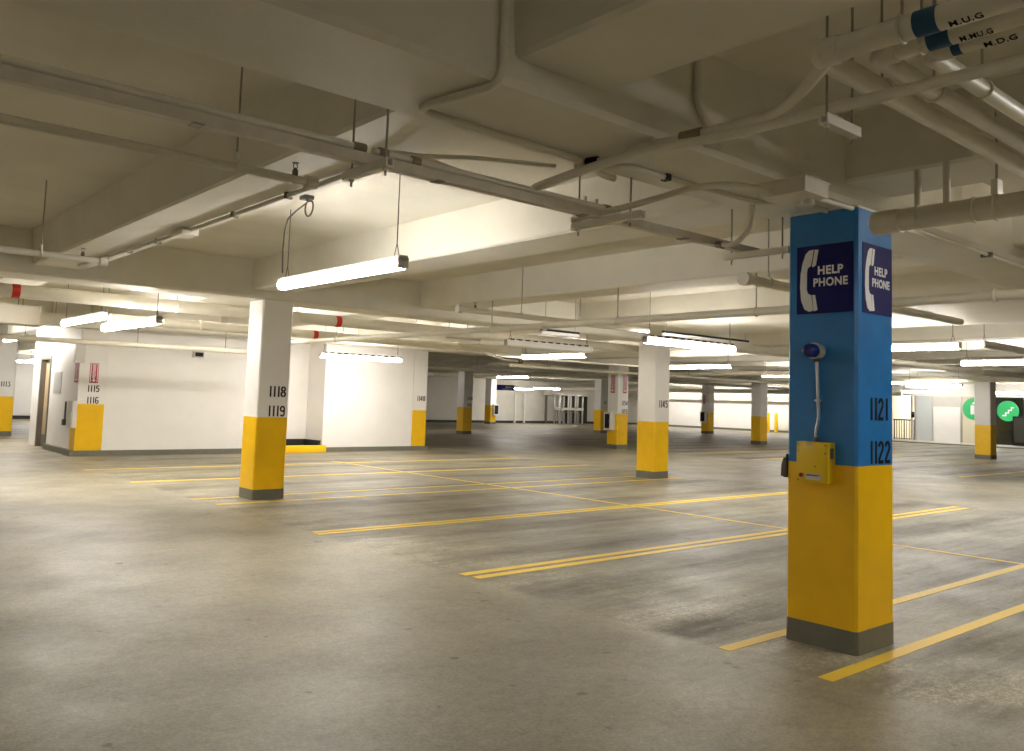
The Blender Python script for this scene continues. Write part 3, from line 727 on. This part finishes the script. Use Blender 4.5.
light(3.86, 15.75, 2.67, 'y', 'lit hanging tube light above and left of core wall, left one of two close together')
light(4.10, 14.0, 2.53, 'y', 'lit hanging tube light above core wall, right one of two close together', L=2.7)
light(11.65, 19.9, 2.54, 'x', 'lit tube light right of pillar 1118 in front of the white core wall', slots=True)
light(11.80, 9.2, 2.59, 'x', 'bright tube light against the top of pillar 1145', slots=True)
light(11.5, 12.45, 2.62, 'x', 'unlit white tube fixture left of pillar 1145', lit=False, slots=True, L=2.3)
light(15.45, 16.6, 2.74, 'y', 'lit tube light just below the unlit fixture left of pillar 1145')
light(20.4, 15.7, 2.70, 'y', 'lit tube light to the right of pillar 1145, below the bright one')
light(26.4, 16.2, 2.70, 'y', 'lit tube light partly hidden behind left side of blue pillar')
light(14.48, 7.05, 2.655, 'y', 'lit tube light emerging from right side of blue pillar')
light(20.2, 6.9, 2.70, 'y', 'lit tube light cut by the right edge above the lobby pillar')
light(19.5, 7.3, 3.28, 'y', 'thin bright light strip high at the right edge', L=1.0, w=.1)
light(16.6, 5.85, 2.74, 'x', 'unlit pale tube fixture at right edge between two lit lights', lit=False)
light(33.0, 16.0, 2.70, 'y', 'small far lit light right of blue pillar')
light(29.0, 12.55, 2.46, 'y', 'far lit light over the lobby glass doors', L=1.85)
light(39.5, 43.0, 2.42, 'x', 'far lit light over the dark opening with racks')
light(36.2, 42.2, 2.30, 'x', 'far bright light under the small blue hanging sign', L=2.6)
light(4.6, 25.0, 2.72, 'y', 'lit light at left edge over the core wall door')
light(8.4, 41.0, 2.62, 'y', 'far lit light seen between pillar 1113 and the core wall')
light(48.3, 40.5, 2.62, 'y', 'far lamp lighting the bright white far wall left part', L=2.44)
light(48.3, 34.5, 2.62, 'y', 'far lamp lighting the white far wall, middle one', L=2.44)
light(48.3, 28.5, 2.62, 'y', 'far lamp lighting the white far wall behind blue pillar', L=2.44)
light(28.0, 33.0, 2.72, 'y', 'far lit light right of the pillar with red signs')
light(21.0, 35.2, 2.72, 'x', 'far lit light behind the end of core wall')
light(9.2, 43.2, 2.60, 'x', 'far lit light against the white back wall at left')
light(48.3, 37.5, 2.62, 'y', 'far lamp lighting the white far wall between pillars', L=2.44)
light(48.3, 31.5, 2.62, 'y', 'far lamp lighting the white far wall by the yellow bollards', L=2.44)
light(43.6, 19.3, 2.62, 'y', 'far light added to brighten the white panel of the lobby')  # added lamp that lifts the brightness of the lobby front
light(43.6, 15.2, 2.62, 'y', 'far light added to brighten the lobby by the green stairs disc')  # also added to light the lobby front
light(7.0, 17.0, 3.17, 'x', 'hidden lamp added behind the large cream pipe left of pillar 1118', L=2.2)  # hidden behind the pipe, added to brighten the white core wall
light(10.4, 17.0, 3.17, 'x', 'hidden lamp added behind the large cream pipe right of pillar 1118', L=2.2)  # second hidden lamp added for the core wall front
# unseen fixtures of the same type, added around the camera as fill light
for x, y, a in ((1.15, -3.2, 'y'), (7.0, .1, 'y'), (-4.9, 11.0, 'y'), (-1.9, 18.0, 'y')):
    light(x, y, 3.30 if x < 2 else 2.95, a, 'unseen tube light added behind or beside the camera as fill').o['group'] = 'added fill lights out of view'
light(4.4, 27.9, 2.6, 'y', 'unseen tube light added left of view to brighten pillar 1113')  # added out of view to brighten the pillar at the left edge

# ------------------------------------------------------------------ extinguisher signs and cabinets
def ext_sign(o, u, v, n, w, h, label):
    t = Thing('extinguisher_sign', V(o) + V(u) * w / 2, label, 'sign', 'fire extinguisher signs')
    b = BM(); plane_poly(b, [(0, 0), (w, 0), (w, h), (0, h)], o, u, v, n, .002, .004); t.part('panel', b, 'signred', smooth=False)
    b = BM(); k = w * .08
    for (x0, x1, y0, y1) in ((k, 2 * k, k * 1.5, h - k), (w - 2 * k, w - k, k * 1.5, h - k), (k, w - k, h - 1.6 * k, h - k)):
        plane_poly(b, [(x0, y0), (x1, y0), (x1, y1), (x0, y1)], o, u, v, n, .0065, .001)
    t.part('border', b, 'signwhite', smooth=False)
    oo = V(o) + V(u) * w * .66 + V(v) * h * .27
    t.part('lettering', words('FIRE EXTINGUISHER', w * .34, oo, v, -V(u), n, .0065, h * .66, .03), 'signwhite', label='white upright lettering', smooth=False)
    b = BM(); plane_poly(b, [(w * .5, h * .05), (w * .78, h * .14), (w * .6, h * .14), (w * .6, h * .24), (w * .4, h * .24), (w * .4, h * .14), (w * .22, h * .14)], o, u, v, n, .0065, .001)
    t.part('arrow', b, 'signwhite', label='white down arrow', smooth=False)
ext_sign((5.56, 21.74, 1.68), w=.19, h=.46, label='red extinguisher sign above number 1115 on the front of the white wall', **FR)
ext_sign((5.34, 22.12, 1.68), w=.34, h=.50, label='red extinguisher sign round the left corner from number 1115', **FL)
ext_sign((22.26, 20.87, 1.95), w=.20, h=.62, label='red extinguisher sign on left face of pillar next to pillar 1145', **FL)
ext_sign((22.50, 20.52, 1.95), w=.20, h=.62, label='red extinguisher sign on right face of pillar next to pillar 1145', **FR)
ext_sign((40.90, 31.0, 1.72), w=.2, h=.5, label='small red sign on the far pillar before the bright wall', **FL)

def cabinet(lo, hi, face, label, glassmat='black'):
    lo, hi = V(lo), V(hi); c = (lo + hi) / 2
    t = Thing('extinguisher_cabinet', (c.x, c.y, lo.z), label, 'fire cabinet', 'fire extinguisher cabinets')
    b = BM(); box(b, lo, hi, .01); t.part('case', b, 'housing', smooth=False)
    e = .05; b = BM()
    if face == '-x':
        box(b, (lo.x - .012, lo.y + .02, lo.z + .02), (lo.x, hi.y - .02, hi.z - .02), .004)
    else:
        box(b, (lo.x + .02, lo.y - .012, lo.z + .02), (hi.x - .02, lo.y, hi.z - .02), .004)
    d = t.part('door', b, 'housing', smooth=False)
    b = BM()
    if face == '-x': box(b, (lo.x - .016, lo.y + .06, lo.z + .07), (lo.x - .011, hi.y - .06, hi.z - .07))
    else: box(b, (lo.x + .06, lo.y - .016, lo.z + .07), (hi.x - .06, lo.y - .011, hi.z - .07))
    t.part('window', b, glassmat, d, label='dark glass window' if glassmat == 'black' else None, smooth=False)
    b = BM()
    if face == '-x': box(b, (lo.x - .035, lo.y + .025, c.z - .05), (lo.x - .012, lo.y + .05, c.z + .05))
    else: box(b, (lo.x + .025, lo.y - .035, c.z - .05), (lo.x + .05, lo.y - .012, c.z + .05))
    t.part('handle', b, 'steel', d, smooth=False)
cabinet((5.235, 21.66, .64), (5.335, 22.05, 1.26), '-x', 'white extinguisher cabinet on side of white core wall beside yellow corner', 'housing')
cabinet((22.05, 20.64, .64), (22.256, 20.98, 1.28), '-x', 'white and black extinguisher cabinet on the pillar with red signs')
cabinet((40.70, 30.65, .64), (40.895, 31.05, 1.3), '-x', 'extinguisher cabinet on far pillar before the bright wall')
cabinet((35.30, 43.40, .58), (35.72, 43.595, 1.28), '-y', 'extinguisher cabinet on the furthest pillar under blue hanging sign')

t = Thing('electrical_box', (5.3, 21.68, 2.12), 'white box high on the left corner of the core wall above red sign', 'electrical box')
b = BM(); box(b, (5.20, 21.60, 2.13), (5.41, 21.74, 2.66), .01); t.part('case', b, 'housing', smooth=False)
b = BM(); box(b, (5.215, 21.59, 2.15), (5.395, 21.60, 2.64)); t.part('cover', b, 'housing', smooth=False)
t = Thing('notice_plate', (5.35, 23.68, 1.39), 'grey notice plate on side of core wall beside wooden door', 'sign')
b = BM(); box(b, (5.335, 23.32, 1.40), (5.35, 24.04, 1.93)); t.part('plate', b, 'lightgrey', smooth=False)
b = BM()
for k in range(5): box(b, (5.331, 23.40, 1.47 + .085 * k), (5.336, 23.96, 1.50 + .085 * k))
t.part('text_rows', b, 'wallgrey', smooth=False)
t = Thing('wall_bar', (5.33, 22.7, .6), 'thin dark upright bar on side of core wall beside the white cabinet', 'handle')
b = BM(); tube(b, [(5.33, 22.7, .66), (5.33, 22.7, 1.22)], .02); t.part('bar', b, 'frame')
b = BM(); box(b, (5.28, 22.64, .66), (5.35, 22.76, .80), .006); t.part('foot', b, 'darkgrey')
t = Thing('wall_box', (8.0, 21.7, 2.42), 'small dark box high on white core wall left of pillar 1118', 'electrical box')
b = BM(); box(b, (7.89, 21.62, 2.41), (8.15, 21.75, 2.61), .008); t.part('case', b, 'lightgrey', smooth=False)
b = BM(); box(b, (7.92, 21.61, 2.43), (8.12, 21.622, 2.53)); t.part('lens', b, 'black', smooth=False)

# blue hanging sign
t = Thing('hanging_sign', (25.0, 30.0, 1.98), 'small blue sign hanging from the ceiling at centre', 'sign')
b = BM(); box(b, (24.55, 29.98, 2.02), (25.55, 30.04, 2.26), .004); t.part('panel', b, 'bluesign', smooth=False)
b = BM(); box(b, (25.02, 29.975, 2.14), (25.45, 29.981, 2.19)); box(b, (24.85, 29.975, 2.07), (25.40, 29.981, 2.09)); t.part('white_marks', b, 'signwhite', smooth=False)
for x in (24.75, 25.35):
    b = BM(); rod(b, x, 30.01, 2.26, rodtop(x, 30.01)); t.part('hanger_rod', b, 'rod')

# far back wall, racks and opening
b = BM(); prism(b, [(41.9, 45.25), (46.4, 45.25), (46.4, 45.97), (41.9, 45.97)], 2.02, 2.7, 'z'); struct('trim_4', b, 'wallgrey')
b = BM(); box(b, (44.0, 45.80, .16), (46.3, 45.99, 2.02)); struct('shaded_opening', b, 'dark')  # flat dark panel, its colour stands in for the shadowed room opening
def post(x, y, h, label, m='alu', w=.05):
    b = BM(); box(b, (x - w, y - w, 0), (x + w, y + w, h), .01); return b
for x, lab in ((39.05, 'left of two white posts by the far back wall'), (39.92, 'right of two white posts by the far back wall')):
    t = Thing('post', (x, 45.7, 0), lab, 'post', 'white posts at the far wall')
    t.part('post', post(x, 45.7, 2.1, ''), 'housing'); b = BM(); box(b, (x - .12, 45.58, 0), (x + .12, 45.82, .02)); t.part('base_plate', b, 'alu')
t = Thing('storage_rack', (43.4, 44.8, 0), 'metal rack with posts and a shelf against the far back wall', 'rack')
for x in (42.37, 43.26, 43.97, 44.68):
    for y in (44.7, 45.2):
        t.part('upright', post(x, y, 2.15, ''), 'alu')
b = BM(); box(b, (42.5, 44.6, .98), (44.7, 45.3, 1.16)); t.part('shelf', b, 'housing', smooth=False)
b = BM(); box(b, (42.37, 44.65, 2.05), (44.68, 44.75, 2.15)); box(b, (42.37, 45.15, 2.05), (44.68, 45.25, 2.15)); t.part('top_rail', b, 'alu', smooth=False)
for k in range(6):
    b = BM(); x = 42.55 + k * .36; tube(b, [(x, 44.7, 0), (x, 44.7, .85), (x, 45.15, .85), (x, 45.15, 0)], .02, .1, 8); t.part('hoop', b, 'steel')
b = BM(); box(b, (42.15, 45.9, 0), (42.3, 45.98, 2.15)); struct('trim_5', b, 'frame')

# yellow posts by the far right wall
for x, y, lab in ((49.5, 31.6, 'right yellow bollard by the far white wall left of blue pillar'), (49.5, 32.2, 'left yellow bollard by the far white wall, touching the pillar edge')):
    t = Thing('bollard', (x, y, 0), lab, 'bollard', 'yellow bollards at the far wall')
    b = BM(); cyl(b, (x, y, 0), (x, y, 1.22), .11, seg=20)
    for k in range(3): cyl(b, (x, y, 1.22 + .03 * k), (x, y, 1.25 + .03 * k), .11 - .03 * k, .08 - .03 * k if k < 2 else .02, seg=20)
    t.part('tube', b, 'yellow'); b = BM(); cyl(b, (x, y, 0), (x, y, .02), .17, seg=20); t.part('base_plate', b, 'base')

# ------------------------------------------------------------------ lobby behind glass at the far right
LX = 45.5
b = BM(); box(b, (LX - .1, 6.0, 0), (LX + .15, 22.4, .14)); struct('trim_6', b, 'white')
b = BM(); box(b, (LX - .14, 6.0, 0), (LX - .1, 22.4, .05)); struct('trim_8', b, 'base')
b = BM(); box(b, (LX, 6.0, 2.47), (LX + .15, 22.4, ZS)); struct('wall_lobby', b, 'white')
b = BM(); box(b, (LX, 22.3, .0), (XMAX, 22.45, ZS)); struct('wall_lobby_side', b, 'cream')
b = BM(); box(b, (XMAX - .1, 6.0, .0), (XMAX - .02, 22.3, ZS)); struct('wall_lobby_back', b, 'cream')
b = BM(); box(b, (LX, 5.9, .0), (XMAX, 6.0, ZS)); struct('wall_lobby_end', b, 'cream')
b = BM(); box(b, (LX + .15, 6.0, 2.75), (XMAX - .1, 22.3, 2.8)); struct('ceiling_lobby', b, 'white')
b = BM(); box(b, (LX, 18.37, .12), (LX + .12, 19.73, 2.47)); struct('door_2', b, 'white')
b = BM(); box(b, (LX - .02, 18.36, 1.93), (LX + .10, 19.74, 2.47)); struct('trim_7', b, 'wallgrey')
b = BM(); box(b, (LX + .03, 19.80, .12), (LX + .06, 20.62, 2.47)); box(b, (LX + .03, 20.62, .12), (LX + .06, 20.72, 2.47)); struct('window_2', b, 'glassfrost')
b = BM(); box(b, (LX + .03, 17.45, .12), (LX + .06, 18.30, 2.47)); struct('window_3', b, 'cream')
b = BM(); box(b, (LX + .03, 13.5, .12), (LX + .05, 17.38, 2.47)); struct('window_4', b, 'glass')
for k, y in enumerate((22.2, 20.86, 20.66, 19.76, 18.33, 17.41, 15.35, 13.45)):
    b = BM(); box(b, (LX - .02, y - .04, .12), (LX + .12, y + .04, 2.47)); struct('trim_%d' % (10 + k), b, 'alu')
b = BM(); box(b, (LX + 1.6, 13.4, .0), (LX + 1.7, 17.4, 2.75)); struct('wall_lobby_inner', b, 'dark')
# railing in the lobby entrance
t = Thing('railing', (LX + .35, 21.2, 0), 'black railing behind the lobby opening right beside blue pillar', 'railing')
b = BM(); box(b, (LX + .32, 20.85, 1.15), (LX + .38, 22.0, 1.21)); box(b, (LX + .32, 20.85, .16), (LX + .38, 22.0, .2)); t.part('rails', b, 'black', smooth=False)
for k in range(9):
    y = 20.88 + .135 * k; b = BM(); cyl(b, (LX + .35, y, 0), (LX + .35, y, 1.2), .018 if k not in (0, 4, 8) else .03, seg=8); t.part('baluster', b, 'black')
t = Thing('card_reader', (LX - .06, 20.76, 1.3), 'small black card reader on lobby door frame beside blue pillar', 'card reader')
b = BM(); box(b, (LX - .06, 20.70, 1.32), (LX - .02, 20.84, 1.62), .006); t.part('case', b, 'black', smooth=False)
b = BM(); box(b, (LX - .064, 20.72, 1.48), (LX - .06, 20.82, 1.58)); t.part('face', b, 'darkgrey', smooth=False)
# green discs
def disc_sign(y, z, r, label, icon):
    t = Thing('round_sign', (LX - .0, y, z - r), label, 'sign', 'green round decals on the lobby glass')
    b = BM(); cyl(b, (LX + .012, y, z), (LX + .026, y, z), r, seg=48); t.part('disc', b, 'green', smooth=False)
    b = BM(); icon(b, y, z, r); t.part('symbol', b, 'signwhite', label='white symbol', smooth=False)
def stairs(b, y, z, r):
    s = r * .26
    pts = [(-2, -1.7), (-1, -1.7), (-1, -.7), (0, -.7), (0, .3), (1, .3), (1, 1.3), (2.1, 1.3), (2.1, .85), (1.45, .85), (1.45, -.15), (.45, -.15), (.45, -1.15), (-.55, -1.15), (-.55, -2.15), (-2, -2.15)]
    plane_poly(b, [(p[0] * s, p[1] * s + .2 * s) for p in pts], (LX + .012, y, z), -Y_, Z_, -X_, .001, .004)
def lift(b, y, z, r):
    for q in ((-.30, -.5, .3, .32),):
        plane_poly(b, [(q[0] * r, q[1] * r), (q[2] * r, q[1] * r), (q[2] * r, q[3] * r), (q[0] * r, q[3] * r)], (LX + .012, y, z), -Y_, Z_, -X_, .001, .004)
    plane_poly(b, [(-.22 * r, .42 * r), (.22 * r, .42 * r), (0, .66 * r)], (LX + .012, y, z), -Y_, Z_, -X_, .001, .004)
disc_sign(16.12, 1.80, .50, 'green disc with white stairs symbol at the right edge', stairs)
disc_sign(17.70, 1.86, .55, 'green disc cut off by the left side of the lobby pillar', lift)
t = Thing('display_panel', (LX - .1, 15.55, .12), 'tall black panel at the right edge beside the green stairs disc', 'panel')
b = BM(); box(b, (LX - .14, 15.1, .14), (LX - .03, 15.86, 1.55), .01); t.part('case', b, 'black', smooth=False)
b = BM(); box(b, (LX - .146, 15.16, .3), (LX - .139, 15.80, 1.48)); t.part('screen', b, 'dark', smooth=False)
for y in (21.5, 18.0, 14.5):
    t = Thing('panel_light', (LX + 2.6, y, 2.70), 'flat ceiling light inside the lobby', 'ceiling light', 'lobby ceiling lights')
    b = BM(); box(b, (LX + 2.0, y - .3, 2.70), (LX + 3.2, y + .3, 2.75)); t.part('frame', b, 'housing', smooth=False)
    b = BM(); box(b, (LX + 2.05, y - .26, 2.69), (LX + 3.15, y + .26, 2.70)); t.part('diffuser', b, 'lamp', smooth=False)

# ------------------------------------------------------------------ camera, world, colour
cd = bpy.data.cameras.new('camera'); cam = bpy.data.objects.new('camera', cd); C.objects.link(cam)
right = V((0.7485644, -0.6623449, 0.0308313)); up = V((-0.0759035, -0.0394059, 0.9963362)); fwd = V((0.6587032, 0.7481620, 0.0797722))
mx = Matrix((right, up, -fwd)).transposed().to_4x4(); mx.translation = (0, 0, 1.58)
cam.matrix_world = mx
cd.sensor_width = 36; cd.sensor_fit = 'HORIZONTAL'; cd.lens = 858.99 * 36 / 1024
cd.shift_x = (512 - 530) / 1024; cd.shift_y = (332 - 375.5) / 1024
cd.clip_start = .05; cd.clip_end = 200
sc.camera = cam
w = bpy.data.worlds.new('world'); sc.world = w; w.use_nodes = True
w.node_tree.nodes['Background'].inputs[0].default_value = (.9, .95, 1, 1)
w.node_tree.nodes['Background'].inputs[1].default_value = 0.0
vs = sc.view_settings
sc.display_settings.display_device = 'sRGB'
vs.view_transform = 'Standard'; vs.look = 'None'; vs.gamma = 1; vs.use_curve_mapping = False
vs.exposure = 2.0
cy = sc.cycles
cy.use_denoising = True
cy.max_bounces = 12; cy.diffuse_bounces = 8; cy.glossy_bounces = 4
cy.sample_clamp_indirect = 8
